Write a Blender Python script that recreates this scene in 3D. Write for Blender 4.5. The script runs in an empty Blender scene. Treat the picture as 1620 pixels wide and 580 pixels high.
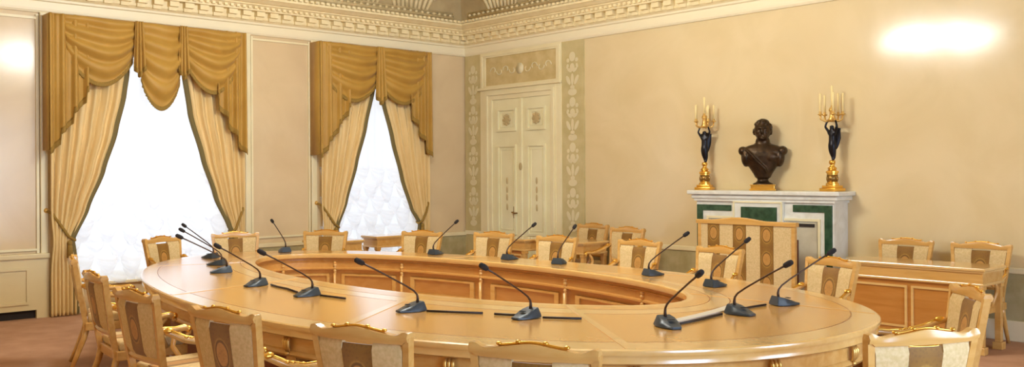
import bpy, bmesh, math, random
from mathutils import Vector, Matrix, noise
PI = math.pi
random.seed(4)
S = bpy.context.scene
C = bpy.context.collection

# ------------------------------------------------------------------ camera, world, lights, exposure
cam_d = bpy.data.cameras.new('camera'); cam = bpy.data.objects.new('camera', cam_d); C.objects.link(cam)
cam.location = (11.924, -9.775, 1.66)
F = 1472.0
cam_d.sensor_width = 36.0; cam_d.lens = F / 1620 * 36.0
cam_d.shift_x = 0.0; cam_d.shift_y = -(290 - 275.3) / 1620
cam_d.clip_start = .05; cam_d.clip_end = 200
fwd = Vector((-.7410, .6715, 0)).normalized()
cam.rotation_euler = (Matrix.Rotation(math.atan2(-fwd.x, fwd.y), 3, 'Z') @ Matrix.Rotation(PI/2, 3, 'X') @ Matrix.Rotation(-.0055, 3, 'Z')).to_euler()
S.camera = cam
S.view_settings.view_transform = 'Standard'
S.view_settings.look = 'None'
S.view_settings.gamma = 1
S.view_settings.use_curve_mapping = False
S.view_settings.exposure = 0.07
W = bpy.data.worlds.new('sky'); S.world = W; W.use_nodes = True
W.node_tree.nodes['Background'].inputs[0].default_value = (.82, .91, 1, 1)
W.node_tree.nodes['Background'].inputs[1].default_value = .8

def area(name, loc, direction, sx, sy, power, col):
    l = bpy.data.lights.new(name, 'AREA'); l.shape = 'RECTANGLE'; l.size = sx; l.size_y = sy
    l.energy = power; l.color = col
    o = bpy.data.objects.new(name, l); C.objects.link(o); o.location = loc
    o.rotation_euler = Vector(direction).to_track_quat('-Z', 'Y').to_euler()
    return o
DAY = (.84, .91, 1.0)
WARM = (.93, 1.0, 1.0)
area('daylight_outside_large_window', (-.8, -5.2, 2.0), (1, 0, 0), 2.6, 3.6, 43, DAY)
area('daylight_outside_small_window', (-.8, -1.82, 2.0), (1, 0, 0), 2.2, 3.6, 30, DAY)
area('daylight_outside_rear_window', (14.7, -3.7, 2.0), (-1, 0, 0), 2.0, 3.2, 330, (.62, .78, 1.0))
area('daylight_outside_rear_window_far', (14.7, -7.6, 2.0), (-1, 0, 0), 2.0, 3.2, 520, (.42, .64, 1.0))
BULB_W = 35.0

# ------------------------------------------------------------------ materials
def lin(c):
    return tuple((v/255/12.92 if v/255 <= .04045 else ((v/255+.055)/1.055)**2.4) for v in c) + (1,)
def mat(name, col, rough=.5, metal=0, coat=0, spec=.5, sheen=0):
    m = bpy.data.materials.new(name); m.use_nodes = True
    b = m.node_tree.nodes['Principled BSDF']
    b.inputs['Base Color'].default_value = lin(col); b.inputs['Roughness'].default_value = rough
    b.inputs['Metallic'].default_value = metal; b.inputs['Coat Weight'].default_value = coat
    b.inputs['Coat Roughness'].default_value = .16
    b.inputs['Specular IOR Level'].default_value = spec
    b.inputs['Sheen Weight'].default_value = sheen
    return m
def nodes(m): return m.node_tree.nodes, m.node_tree.links, m.node_tree.nodes['Principled BSDF']
def noisy(m, c1, c2, scale=(1, 1, 1), nscale=4, detail=5, bump=0, bscale=None, dist=0):
    """procedural two-tone variation with optional bump"""
    N, L, b = nodes(m)
    tc = N.new('ShaderNodeTexCoord'); mp = N.new('ShaderNodeMapping'); mp.inputs['Scale'].default_value = scale
    nz = N.new('ShaderNodeTexNoise'); nz.inputs['Scale'].default_value = nscale; nz.inputs['Detail'].default_value = detail
    nz.inputs['Distortion'].default_value = dist
    cr = N.new('ShaderNodeValToRGB'); cr.color_ramp.elements[0].position = .32; cr.color_ramp.elements[1].position = .68
    cr.color_ramp.elements[0].color = lin(c1); cr.color_ramp.elements[1].color = lin(c2)
    L.new(tc.outputs['Object'], mp.inputs[0]); L.new(mp.outputs[0], nz.inputs[0]); L.new(nz.outputs[0], cr.inputs[0])
    L.new(cr.outputs[0], b.inputs['Base Color'])
    if bump:
        n2 = N.new('ShaderNodeTexNoise'); n2.inputs['Scale'].default_value = bscale or nscale*6; n2.inputs['Detail'].default_value = 3
        L.new(mp.outputs[0], n2.inputs[0])
        bp = N.new('ShaderNodeBump'); bp.inputs['Strength'].default_value = bump; bp.inputs['Distance'].default_value = .01
        L.new(n2.outputs[0], bp.inputs['Height']); L.new(bp.outputs[0], b.inputs['Normal'])
    return m
def wood(name, c1, c2, rough=.28, coat=.4, scale=(1.2, 9, 9)):
    return noisy(mat(name, c1, rough, coat=coat), c1, c2, scale, 2.2, 6, dist=.6)

M = {}
M['wall'] = noisy(mat('polished_stucco', (226, 200, 152), .15, spec=.34), (220, 197, 150), (229, 207, 163), nscale=1.1, detail=4, bump=.06, bscale=3.0, dist=1.0)
M['wall_pink'] = noisy(mat('polished_pink_stucco', (222, 190, 142), .17, spec=.35), (217, 190, 148), (225, 200, 158), nscale=1.3, detail=4, bump=.06, bscale=3.0, dist=1.0)
M['cream'] = noisy(mat('cream_paint', (236, 221, 178), .38), (233, 217, 172), (240, 226, 184), nscale=3)
M['cream_cover'] = mat('cream_cover_paint', (226, 206, 156), .38)
M['white'] = mat('white_trim_paint', (242, 228, 192), .4)
M['dado'] = noisy(mat('grey_green_scagliola', (176, 164, 120), .3), (168, 155, 110), (190, 178, 136), nscale=7, detail=8)
M['pilaster'] = noisy(mat('sage_painted_panel', (200, 184, 134), .45), (194, 176, 122), (208, 190, 140), nscale=5, detail=7)
M['ornament'] = mat('pale_painted_ornament', (224, 210, 170), .5)
M['overdoor'] = noisy(mat('overdoor_painted_panel', (205, 180, 124), .45), (198, 172, 114), (216, 193, 140), nscale=6)
M['rosette'] = mat('dusky_rosette_paint', (196, 172, 122), .5)
M['cornice'] = noisy(mat('cornice_plaster', (240, 220, 172), .55), (236, 215, 164), (244, 226, 180), nscale=9)
M['ceiling'] = mat('ceiling_plaster', (206, 186, 148), .7)
M['cove'] = noisy(mat('cove_taupe_paint', (176, 154, 112), .65), (166, 144, 102), (184, 163, 120), nscale=4)
M['leaf'] = noisy(mat('cove_leaf_plaster', (214, 194, 148), .6), (200, 180, 132), (226, 207, 162), nscale=9)
M['floor'] = noisy(mat('rose_brown_carpet', (188, 132, 98), .9, spec=.2), (178, 134, 104), (198, 154, 124), nscale=3, bump=.3, bscale=60)
M['wood'] = wood('light_veneer', (210, 156, 80), (222, 173, 100), .22, .35)
M['wood_top'] = wood('polished_table_veneer', (212, 152, 66), (220, 163, 78), .25, .85, (1.0, 6, 1))
M['wood_border'] = wood('pale_border_veneer', (225, 177, 102), (231, 187, 116), .22, 1.0)
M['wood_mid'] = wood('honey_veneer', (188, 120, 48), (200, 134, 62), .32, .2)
M['wood_line'] = mat('dark_inlay_line', (150, 96, 48), .3)
M['wood_inner'] = wood('honey_inner_veneer', (204, 144, 70), (214, 157, 84), .32, .2)
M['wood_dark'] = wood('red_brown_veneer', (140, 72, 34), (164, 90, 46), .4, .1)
M['gold'] = mat('gilding', (238, 188, 88), .28, metal=1)
M['gold_soft'] = mat('soft_gilding', (226, 184, 104), .35, metal=.7)
M['cream_fab'] = noisy(mat('cream_damask', (218, 186, 128), .8, sheen=.1), (210, 178, 118), (226, 196, 142), nscale=60, detail=2)
M['bronze'] = noisy(mat('dark_bronze', (66, 50, 34), .38, metal=.75), (52, 40, 28), (82, 62, 42), nscale=12)
M['figure'] = mat('blue_black_patina', (32, 29, 32), .35, metal=.6)
M['marble'] = noisy(mat('white_marble', (226, 222, 208), .25), (218, 213, 198), (234, 231, 220), nscale=4, detail=8, dist=1.5)
M['marble_grey'] = noisy(mat('pale_grey_marble', (196, 184, 156), .3), (186, 174, 146), (206, 195, 168), nscale=5, detail=8)
M['green'] = noisy(mat('dark_green_marble', (44, 74, 52), .18), (34, 60, 42), (62, 92, 66), nscale=14, detail=6)
M['hearth'] = mat('hearth_brown', (112, 62, 34), .6)
M['near_black'] = mat('dark_recess', (40, 30, 22), .8)  # near-black; carries painted shade in the recess under the cream cover
M['mic'] = mat('slate_plastic', (52, 60, 66), .38)
M['foam'] = mat('black_foam', (34, 28, 26), .9)
M['neck'] = mat('bronze_black_gooseneck', (74, 52, 38), .4, metal=.4)
M['cable'] = mat('black_cable', (44, 28, 20), .5)
M['tape'] = mat('silver_cable_cover', (214, 206, 192), .3)
M['candle'] = mat('ivory_candle', (246, 222, 156), .5)
M['swag'] = noisy(mat('mustard_satin', (182, 138, 54), .6, sheen=.1), (176, 131, 48), (190, 146, 62), nscale=3)
M['fringe'] = mat('olive_fringe', (152, 118, 48), .8)
M['curtain'] = noisy(mat('straw_satin', (232, 198, 134), .6, sheen=.1), (228, 194, 128), (236, 204, 142), (1, 6, 1), nscale=2)
M['edge'] = mat('olive_braid', (118, 102, 58), .8)
M['handle'] = mat('aged_brass', (150, 116, 62), .35, metal=.8)
M['frame'] = mat('white_window_paint', (236, 236, 232), .4)
M['door'] = noisy(mat('ivory_door_paint', (232, 214, 162), .35), (234, 222, 176), (242, 232, 190), nscale=3)

def stripe_mat():
    m = mat('brown_medallion_brocade', (142, 88, 40), .7, sheen=.2); N, L, b = nodes(m)
    tc = N.new('ShaderNodeTexCoord'); sp = N.new('ShaderNodeSeparateXYZ'); L.new(tc.outputs['Object'], sp.inputs[0])
    def mth(op, a, bv=None, c=None):
        n = N.new('ShaderNodeMath'); n.operation = op
        for i, v in enumerate((a, bv, c)):
            if v is None: continue
            if isinstance(v, (int, float)): n.inputs[i].default_value = v
            else: L.new(v, n.inputs[i])
        return n.outputs[0]
    z = mth('MODULO', mth('ADD', sp.outputs['Z'], 5.13), .26)          # medallions repeat every 26 cm
    z = mth('MULTIPLY', mth('SUBTRACT', z, .13), .72)
    x = sp.outputs['X']
    r = mth('SQRT', mth('ADD', mth('MULTIPLY', x, x), mth('MULTIPLY', z, z)))
    cr = N.new('ShaderNodeValToRGB'); cr.color_ramp.interpolation = 'LINEAR'
    e = cr.color_ramp.elements; e[0].position = 0; e[0].color = lin((182, 128, 54)); e[1].position = .40; e[1].color = lin((192, 138, 62))
    for p, c in ((.44, (120, 80, 16)), (.50, (122, 82, 18)), (.54, (176, 130, 48)), (.62, (144, 100, 26)), (1, (132, 88, 18))):
        q = e.new(p); q.color = lin(c)
    L.new(mth('MULTIPLY', r, 9), cr.inputs[0])
    v = N.new('ShaderNodeTexVoronoi'); v.inputs['Scale'].default_value = 55; L.new(tc.outputs['Object'], v.inputs[0])
    mx = N.new('ShaderNodeMixRGB'); mx.blend_type = 'MULTIPLY'; mx.inputs[0].default_value = .5
    c2 = N.new('ShaderNodeValToRGB'); c2.color_ramp.elements[0].color = (.62, .56, .50, 1); c2.color_ramp.elements[1].color = (1.1, 1.1, 1.1, 1)
    c2.color_ramp.elements[1].position = .5
    L.new(v.outputs[0], c2.inputs[0]); L.new(cr.outputs[0], mx.inputs[1]); L.new(c2.outputs[0], mx.inputs[2])
    L.new(mx.outputs[0], b.inputs['Base Color'])
    return m
M['stripe'] = stripe_mat()

def sheer_mat(name, col):
    m = bpy.data.materials.new(name); m.use_nodes = True
    N, L = m.node_tree.nodes, m.node_tree.links; N.clear()
    out = N.new('ShaderNodeOutputMaterial'); mx = N.new('ShaderNodeMixShader'); tr = N.new('ShaderNodeBsdfTransparent')
    tl = N.new('ShaderNodeBsdfTranslucent'); df = N.new('ShaderNodeBsdfDiffuse'); m2 = N.new('ShaderNodeMixShader')
    tl.inputs[0].default_value = lin(col); df.inputs[0].default_value = lin(col)
    m2.inputs[0].default_value = .25; L.new(tl.outputs[0], m2.inputs[1]); L.new(df.outputs[0], m2.inputs[2])
    mx.inputs[0].default_value = .82
    tr.inputs[0].default_value = (1, 1, 1, 1)
    L.new(tr.outputs[0], mx.inputs[1]); L.new(m2.outputs[0], mx.inputs[2]); L.new(mx.outputs[0], out.inputs[0])
    return m
M['sheer'] = sheer_mat('white_sheer_voile', (250, 250, 252))
def glass_mat():
    m = bpy.data.materials.new('window_glass'); m.use_nodes = True
    N, L = m.node_tree.nodes, m.node_tree.links; N.clear()
    out = N.new('ShaderNodeOutputMaterial'); mx = N.new('ShaderNodeMixShader'); tr = N.new('ShaderNodeBsdfTransparent'); gl = N.new('ShaderNodeBsdfGlossy')
    gl.inputs['Roughness'].default_value = .02; mx.inputs[0].default_value = .05
    L.new(tr.outputs[0], mx.inputs[1]); L.new(gl.outputs[0], mx.inputs[2]); L.new(mx.outputs[0], out.inputs[0])
    return m
M['glass'] = glass_mat()
def bulb_mat():
    m = bpy.data.materials.new('glowing_bulb'); m.use_nodes = True
    b = m.node_tree.nodes['Principled BSDF']
    b.inputs['Emission Color'].default_value = (1, .84, .6, 1); b.inputs['Emission Strength'].default_value = 30
    return m
M['bulb'] = bulb_mat()

# ------------------------------------------------------------------ mesh helpers
def NB(): return bmesh.new()
def bx(bm, x0, x1, y0, y1, z0, z1, mi=0, bev=0):
    vs = [bm.verts.new((x, y, z)) for x in (x0, x1) for y in (y0, y1) for z in (z0, z1)]
    fs = [bm.faces.new([vs[i] for i in q]) for q in ((0,1,3,2),(4,6,7,5),(0,4,5,1),(2,3,7,6),(0,2,6,4),(1,5,7,3))]
    for f in fs: f.material_index = mi
    if bev:
        es = list({e for f in fs for e in f.edges})
        bmesh.ops.bevel(bm, geom=es, offset=bev, segments=2, affect='EDGES', profile=.5)
def cb(bm, c, s, **k): bx(bm, c[0]-s[0]/2, c[0]+s[0]/2, c[1]-s[1]/2, c[1]+s[1]/2, c[2]-s[2]/2, c[2]+s[2]/2, **k)
def grid(bm, nu, nv, fn, mi=0, closed_u=False):
    g = [[bm.verts.new(fn(i/nu, j/nv)) for j in range(nv+1)] for i in range(nu if closed_u else nu+1)]
    n = len(g)
    for i in range(nu):
        a, b = g[i], g[(i+1) % n]
        for j in range(nv):
            f = bm.faces.new((a[j], b[j], b[j+1], a[j+1])); f.material_index = mi
    return g
def tube(bm, pts, r, seg=8, cap=True, mi=0):
    P = [Vector(p) for p in pts]; R = r if isinstance(r, (list, tuple)) else [r]*len(P)
    rings = []; up = None
    for i, p in enumerate(P):
        t = (P[min(i+1, len(P)-1)] - P[max(i-1, 0)]).normalized()
        if up is None:
            up = Vector((0, 0, 1)) if abs(t.z) < .9 else Vector((1, 0, 0))
        a = t.cross(up).normalized(); b2 = a.cross(t).normalized(); up = b2
        rings.append([bm.verts.new(p + (a*math.cos(k*2*PI/seg) + b2*math.sin(k*2*PI/seg))*R[i]) for k in range(seg)])
    for a, b2 in zip(rings, rings[1:]):
        for k in range(seg):
            f = bm.faces.new((a[k], a[(k+1) % seg], b2[(k+1) % seg], b2[k])); f.material_index = mi
    if cap:
        bm.faces.new(rings[0][::-1]).material_index = mi; bm.faces.new(rings[-1]).material_index = mi
def lathe(bm, prof, seg=24, c=(0, 0, 0), mi=0, sx=1, sy=1):
    rings = [[bm.verts.new((c[0]+r*sx*math.cos(k*2*PI/seg), c[1]+r*sy*math.sin(k*2*PI/seg), c[2]+z)) for k in range(seg)] for r, z in prof]
    for a, b2 in zip(rings, rings[1:]):
        for k in range(seg):
            f = bm.faces.new((a[k], a[(k+1) % seg], b2[(k+1) % seg], b2[k])); f.material_index = mi
    bm.faces.new(rings[0][::-1]).material_index = mi; bm.faces.new(rings[-1]).material_index = mi
def ball(bm, c, s, seg=12, mi=0):
    s = s if isinstance(s, (tuple, list)) else (s, s, s)
    prof = [(max(math.sin(PI*i/seg), .02), -math.cos(PI*i/seg)) for i in range(seg+1)]
    n0 = len(bm.verts)
    rings = [[bm.verts.new((c[0]+r*s[0]*math.cos(k*2*PI/seg), c[1]+r*s[1]*math.sin(k*2*PI/seg), c[2]+z*s[2])) for k in range(seg)] for r, z in prof]
    for a, b2 in zip(rings, rings[1:]):
        for k in range(seg):
            f = bm.faces.new((a[k], a[(k+1) % seg], b2[(k+1) % seg], b2[k])); f.material_index = mi
    bm.faces.new(rings[0][::-1]); bm.faces.new(rings[-1])
def frame_rect(bm, axis, pos, a0, a1, z0, z1, w, d, mi=0):
    """raised rectangular moulding on a wall. axis 'x': wall plane x=pos, runs in y, sticks out +x; 'y': plane y=pos, runs in x, sticks out -y"""
    for (p0, p1, q0, q1) in ((a0, a1, z0, z0+w), (a0, a1, z1-w, z1), (a0, a0+w, z0+w, z1-w), (a1-w, a1, z0+w, z1-w)):
        if axis == 'x': bx(bm, pos, pos+d, p0, p1, q0, q1, mi)
        else: bx(bm, p0, p1, pos-d, pos, q0, q1, mi)
def build(name, bm, mats, parent=None, smooth=False, angle=None):
    bmesh.ops.recalc_face_normals(bm, faces=bm.faces)
    me = bpy.data.meshes.new(name); bm.to_mesh(me); bm.free()
    for m in (mats if isinstance(mats, (list, tuple)) else [mats]): me.materials.append(M[m] if isinstance(m, str) else m)
    if smooth:
        me.shade_smooth()
        if angle: me.set_sharp_from_angle(angle=math.radians(angle))
    o = bpy.data.objects.new(name, me); C.objects.link(o)
    if parent: o.parent = parent
    return o
def tag(o, label, cat, group=None, kind=None):
    o['label'] = label; o['category'] = cat
    if group: o['group'] = group
    if kind: o['kind'] = kind
    return o
def thing(name, label, cat, loc=(0, 0, 0), rz=0, group=None):
    o = bpy.data.objects.new(name, None); C.objects.link(o); o.location = loc; o.rotation_euler = (0, 0, rz)
    o.empty_display_size = .1
    return tag(o, label, cat, group)
def struct(name, bm, m, parent=None, smooth=False, angle=None):
    o = build(name, bm, m, parent, smooth, angle)
    if not parent: o['kind'] = 'structure'
    return o
def copy_tree(o, parent=None):
    c = o.copy(); C.objects.link(c)
    if parent: c.parent = parent
    for ch in list(o.children): copy_tree(ch, c)
    return c
def dup(root, loc, rz, label, group=None):
    c = copy_tree(root); c.location = loc; c.rotation_euler = (0, 0, rz); c['label'] = label
    if group: c['group'] = group
    return c
def evaluated(bm_in, mods):
    """runs modifiers over a mesh and returns a bmesh of the result"""
    me = bpy.data.meshes.new('tmp'); bm_in.to_mesh(me); bm_in.free()
    o = bpy.data.objects.new('tmp', me); C.objects.link(o)
    for typ, kw in mods:
        md = o.modifiers.new(typ, typ)
        for k, v in kw.items(): setattr(md, k, v)
    dg = bpy.context.evaluated_depsgraph_get(); e = o.evaluated_get(dg); m2 = bpy.data.meshes.new_from_object(e)
    bpy.data.objects.remove(o); b = bmesh.new(); b.from_mesh(m2); bpy.data.meshes.remove(m2); return b

# ------------------------------------------------------------------ room shell
RX, RY, HC = 14.0, -11.6, 3.62
b = NB(); bx(b, -.4, RX+.4, RY-.4, .4, -.1, 0); struct('floor', b, 'floor')
# left wall with two window openings (x = 0 plane)
W1 = (-6.28, -4.10, .33, 3.5); W2 = (-2.70, -.95, .33, 3.5)
b = NB()
T = -.4
for y0, y1, z0, z1 in ((RY-.4, W1[0], 0, 4.3), (W1[0], W1[1], 0, W1[2]), (W1[0], W1[1], W1[3], 4.3), (W1[1], W2[0], 0, 4.3),
                       (W2[0], W2[1], 0, W2[2]), (W2[0], W2[1], W2[3], 4.3), (W2[1], .4, 0, 4.3)):
    bx(b, T, 0, y0, y1, z0, z1)
struct('wall_left', b, 'wall_pink')
b = NB(); bx(b, 0, RX+.4, 0, .4, 0, 4.3); struct('wall_right', b, 'wall')
b = NB(); bx(b, -.4, RX+.4, RY-.4, RY, 0, 4.3); struct('wall_front', b, 'wall')
W3 = (-4.6, -2.8); W4 = (-8.5, -6.7)
b = NB()
for y0, y1, z0, z1 in ((RY, W4[0], 0, 4.3), (W4[0], W4[1], 0, .4), (W4[0], W4[1], 3.4, 4.3), (W4[1], W3[0], 0, 4.3),
                       (W3[0], W3[1], 0, .4), (W3[0], W3[1], 3.4, 4.3), (W3[1], 0, 0, 4.3)):
    bx(b, RX, RX+.4, y0, y1, z0, z1)
struct('wall_back', b, 'wall')

def window(n, y0, y1, z0, z1, x, out):
    o = bpy.data.objects.new('window_%d' % n, None); C.objects.link(o); o['kind'] = 'structure'; o.location = (0, 0, 0)
    b = NB(); w = .07
    for a0, a1, c0, c1 in ((y0, y0+w, z0, z1), (y1-w, y1, z0, z1), (y0, y1, z0, z0+w), (y0, y1, z1-w, z1), ((y0+y1)/2-.05, (y0+y1)/2+.05, z0, z1)):
        bx(b, x-.03, x+.03, a0, a1, c0, c1)
    for k in range(1, 4):
        zz = z0+(z1-z0)*k/4; bx(b, x-.015, x+.015, y0, y1, zz-.02, zz+.02)
    build('window_frame', b, 'frame', o)
    b = NB(); bx(b, x-.004, x+.004, y0+.02, y1-.02, z0+.02, z1-.02); build('pane', b, 'glass', o)
    b = NB(); s = 1 if out > 0 else -1
    bx(b, *sorted((x+.03*s, x+(.38)*s)), y0+.005, y1-.005, z0-.002, z0+.035, bev=.008); build('window_sill', b, 'white', o)
window(1, *W1, -.33, 1); window(2, *W2, -.33, 1)
window(3, W3[0], W3[1], .4, 3.4, RX+.3, -1); window(4, W4[0], W4[1], .4, 3.4, RX+.3, -1)

# cornice swept round the room, with modillions and dentils
def ring_profile(bm, prof, mi=0):
    rings = []
    for o_, z in prof:
        rings.append([bm.verts.new(p) for p in ((o_, -o_, z), (RX-o_, -o_, z), (RX-o_, RY+o_, z), (o_, RY+o_, z))])
    for a, c in zip(rings, rings[1:]):
        for k in range(4):
            f = bm.faces.new((a[k], a[(k+1) % 4], c[(k+1) % 4], c[k])); f.material_index = mi
b = NB()
ring_profile(b, [(0, 3.60), (.03, 3.60), (.045, 3.625), (.05, 3.65)], 1)
ring_profile(b, [(.05, 3.65), (.05, 3.73), (.075, 3.74), (.08, 3.765)], 1)
ring_profile(b, [(.08, 3.765), (.12, 3.80), (.13, 3.89), (.14, 3.895), (.25, 3.895), (.255, 3.93), (.28, 3.935), (.31, 3.955), (.33, 3.96), (.33, 3.975), (.36, 3.98), (.42, 4.015), (.44, 4.02), (.44, 4.05), (.40, 4.055), (.40, 4.10), (.42, 4.105)], 0)
def along(bm, wall, s, w, o0, o1, z0, z1):
    if wall == 0: bx(bm, o0, o1, -s-w, -s+w, z0, z1)
    elif wall == 1: bx(bm, s-w, s+w, -o1, -o0, z0, z1)
    elif wall == 2: bx(bm, RX-o1, RX-o0, -s-w, -s+w, z0, z1)
    else: bx(bm, s-w, s+w, RY+o0, RY+o1, z0, z1)
for wall, ln in ((0, 11.6), (1, RX), (2, 11.6), (3, RX)):
    s = .17
    while s < ln-.1:
        along(b, wall, s, .06, .08, .215, 3.83, 3.893)        # modillion: upper block and lower scroll
        along(b, wall, s, .05, .08, .15, 3.785, 3.838)
        s += .20
    s = .40
    while wall < 2 and s < ln-.4:
        along(b, wall, s, .022, .255, .300, 3.915, 3.95); along(b, wall, s, .024, .40, .450, 4.058, 4.092); s += .085
struct('trim_1', b, ['cornice', 'white'])
# cove and flat ceiling
def cove(t): a = t*PI/2; return (.42+1.45*(1-math.cos(a)), 4.10+1.20*math.sin(a))
b = NB(); ring_profile(b, [cove(t/14) for t in range(15)])
cv = struct('ceiling', b, 'cove', smooth=True, angle=35)
b = NB(); o_, z = cove(1); bx(b, o_-.05, RX-o_+.05, RY+o_-.05, -o_+.05, z, z+.1); build('ceiling_flat', b, 'ceiling', cv)
# plaster leaves on the cove: fans of curling ribs
def cove_pt(wall, s, t, lift=0):
    o_, z = cove(t); a = t*PI/2
    n_o, n_z = -math.sin(a)*0+math.cos(a), 0
    nx, nz = 1.20*math.cos(a), -1.45*math.sin(a)
    l = math.hypot(nx, nz) or 1
    o_ += nx/l*lift; z += nz/l*lift
    return Vector((o_, -s, z)) if wall == 0 else Vector((s, -o_, z))
def fan(bm, wall, s0, wid):
    for k in range(-4, 5):
        top = s0 + wid*.115*k + wid*.03*math.sin(k*2.1); base = s0 + wid*.075*k
        pts, rad = [], []
        for i in range(9):
            q = i/8; t = .05+(.50-.03*abs(k))*q
            ss = base+(top-base)*q**.8+.05*math.sin(q*7+k)*q + (.07*math.copysign(1, k)*(q > .85) if k else 0)
            pts.append(cove_pt(wall, ss, t, .015)); rad.append(.018+.026*math.sin(PI*min(1, q*1.05+.05))**1)
        tube(bm, pts, rad, 6)
    for sg in (-1, 1):                                        # side scrolls
        pts = []
        for i in range(14):
            a = i/13*4.6; r = wid*.17*(1-i/16)
            pts.append(cove_pt(wall, s0+sg*(wid*.40-r*math.cos(a)*.9), .17+.10*math.sin(a)*(1-i/18), .02))
        tube(bm, pts, [.03-.0012*i for i in range(14)], 6)
for wall, cs in ((0, [1.42+.92*i for i in range(10)]), (1, [1.42+.92*i for i in range(13)])):
    b = NB()
    for c_ in cs: fan(b, wall, c_, 1.0)
    build('acanthus_relief', b, 'leaf', cv, True)
for wall in (0, 1):
    b = NB()
    L_ = 11.0 if wall == 0 else 13.4
    for tt, r in ((.012, .03), (.045, .016)):
        tube(b, [cove_pt(wall, .6, tt, .01), cove_pt(wall, L_, tt, .01)], r, 6)
    s = .66
    while s < L_:
        ball(b, cove_pt(wall, s, .028, .02), (.03, .03, .022), 6); s += .11
    build('bead_moulding', b, 'leaf', cv, True)

# ------------------------------------------------------------------ left wall: panels, fillets, dado
b = NB()
for y0, y1 in ((-6.52, -6.44), (-3.92, -3.84), (-2.90, -2.81), (RY+.02, RY+.12)): bx(b, 0, .04, y0, y1, .74, 3.61, bev=.01)
for y0, y1 in ((-6.56, -6.53), (-3.83, -3.80), (-2.94, -2.915)): bx(b, 0, .022, y0, y1, .76, 3.58)
bx(b, 0, .022, RY+.1, -6.56, 3.52, 3.55); bx(b, 0, .022, -3.80, -2.94, 3.53, 3.555); bx(b, 0, .022, RY+.1, -6.56, .79, .815); bx(b, 0, .022, -3.80, -2.94, .79, .815)
struct('trim_2', b, 'cream')
b = NB()
bx(b, 0, .07, RY, -6.44, .10, .70); bx(b, 0, .07, -6.58, -6.44, 0, .10)
bx(b, 0, .10, RY, -6.43, .70, .76, bev=.012)
for y0, y1 in ((RY+.3, -9.3), (-9.1, -6.66)): frame_rect(b, 'x', .07, y0, y1, .17, .60, .03, .018)
struct('trim_3', b, 'cream_cover')
b = NB(); bx(b, 0, .02, RY, -6.58, 0, .10); struct('trim_4', b, 'near_black')  # strip under the cover with the recess's shade put into its colour
b = NB()
for y0, y1 in ((-3.94, -2.79), (-.90, -.0)): bx(b, 0, .03, y0, y1, .18, .66)
bx(b, 2.73, RX, -.03, 0, .18, .66); struct('trim_5', b, 'dado')
b = NB()
for y0, y1 in ((-3.94, -2.79), (-.90, -.0)): bx(b, 0, .05, y0, y1, .66, .72, bev=.01)
for x0, x1 in ((2.73, 4.86), (6.72, RX)): bx(b, x0, x1, -.05, 0, .66, .72, bev=.01)
struct('trim_6', b, 'cream')
b = NB()
for y0, y1 in ((-3.94, -2.79), (-.90, -.0)): bx(b, 0, .05, y0, y1, 0, .18, bev=.008)
struct('baseboard_left', b, 'white')
b = NB()
for x0, x1 in ((2.73, 4.86), (6.72, RX)): bx(b, x0, x1, -.05, 0, 0, .20, bev=.008)
struct('baseboard_right', b, 'white')

# ------------------------------------------------------------------ right wall: painted pilasters, door surround, door
def grotesque(bm, cx, z0, z1, w):
    """chain of painted motifs, a few millimetres proud of the panel"""
    y = -.036
    def blob(x, z, rx, rz, rot=0):
        pts = []
        for k in range(14):
            a = k*2*PI/14; px, pz = rx*math.cos(a), rz*math.sin(a)
            pts.append((x+px*math.cos(rot)-pz*math.sin(rot), z+px*math.sin(rot)+pz*math.cos(rot)))
        f1 = [bm.verts.new((p[0], y, p[1])) for p in pts]; f0 = [bm.verts.new((p[0], y+.008, p[1])) for p in pts]
        bm.faces.new(f1)
        for k in range(14): bm.faces.new((f1[k], f1[(k+1) % 14], f0[(k+1) % 14], f0[k]))
    z = z0+.08; k = 0
    while z < z1-.1:
        t = k % 4
        if t == 0:
            blob(cx, z+.05, w*.30, .05); blob(cx, z+.12, w*.14, .03)
        elif t == 1:
            for s in (-1, 1): blob(cx+s*w*.28, z+.06, w*.10, .075, -s*.5)
            blob(cx, z+.07, w*.09, .085)
        elif t == 2:
            for s in (-1, 1):
                blob(cx+s*w*.20, z+.04, w*.17, .022, s*.6); blob(cx+s*w*.33, z+.10, w*.07, .035, s*.3)
            blob(cx, z+.08, w*.16, .06)
        else:
            blob(cx, z+.07, w*.20, .07); 
            for s in (-1, 1): blob(cx+s*w*.30, z+.02, w*.09, .03)
        z += .165; k += 1
for i, (x0, x1) in enumerate(((.03, .44), (2.27, 2.71))):
    b = NB(); bx(b, x0, x1, -.03, 0, .72, 3.60); bx(b, x0, x1, -.03, 0, .0, .70)
    p = struct('trim_%d' % (7+i), b, 'pilaster')
    b = NB(); grotesque(b, (x0+x1)/2, .74, 3.56, (x1-x0)*.66); build('painted_ornament', b, 'ornament', p)
    b = NB(); bx(b, x0, x1, -.045, -.03, .68, .74); bx(b, x0, x1, -.05, -.03, 0, .18); build('rail', b, 'white', p)
b = NB()
bx(b, .44, .56, -.05, 0, 0, 3.60); bx(b, 2.17, 2.27, -.05, 0, 0, 3.60); bx(b, .56, 2.17, -.05, 0, 3.52, 3.60); bx(b, .56, 2.17, -.05, 0, 3.00, 3.07)
frame_rect(b, 'y', -.05, .48, 2.25, 3.02, 3.57, .025, .015)
bx(b, .42, 2.29, -.10, -.05, 3.0, 3.04, bev=.008)
struct('trim_9', b, 'cream')
b = NB(); bx(b, .56, 2.17, -.03, 0, 3.07, 3.52); od = struct('trim_10', b, 'overdoor')
b = NB()
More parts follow.
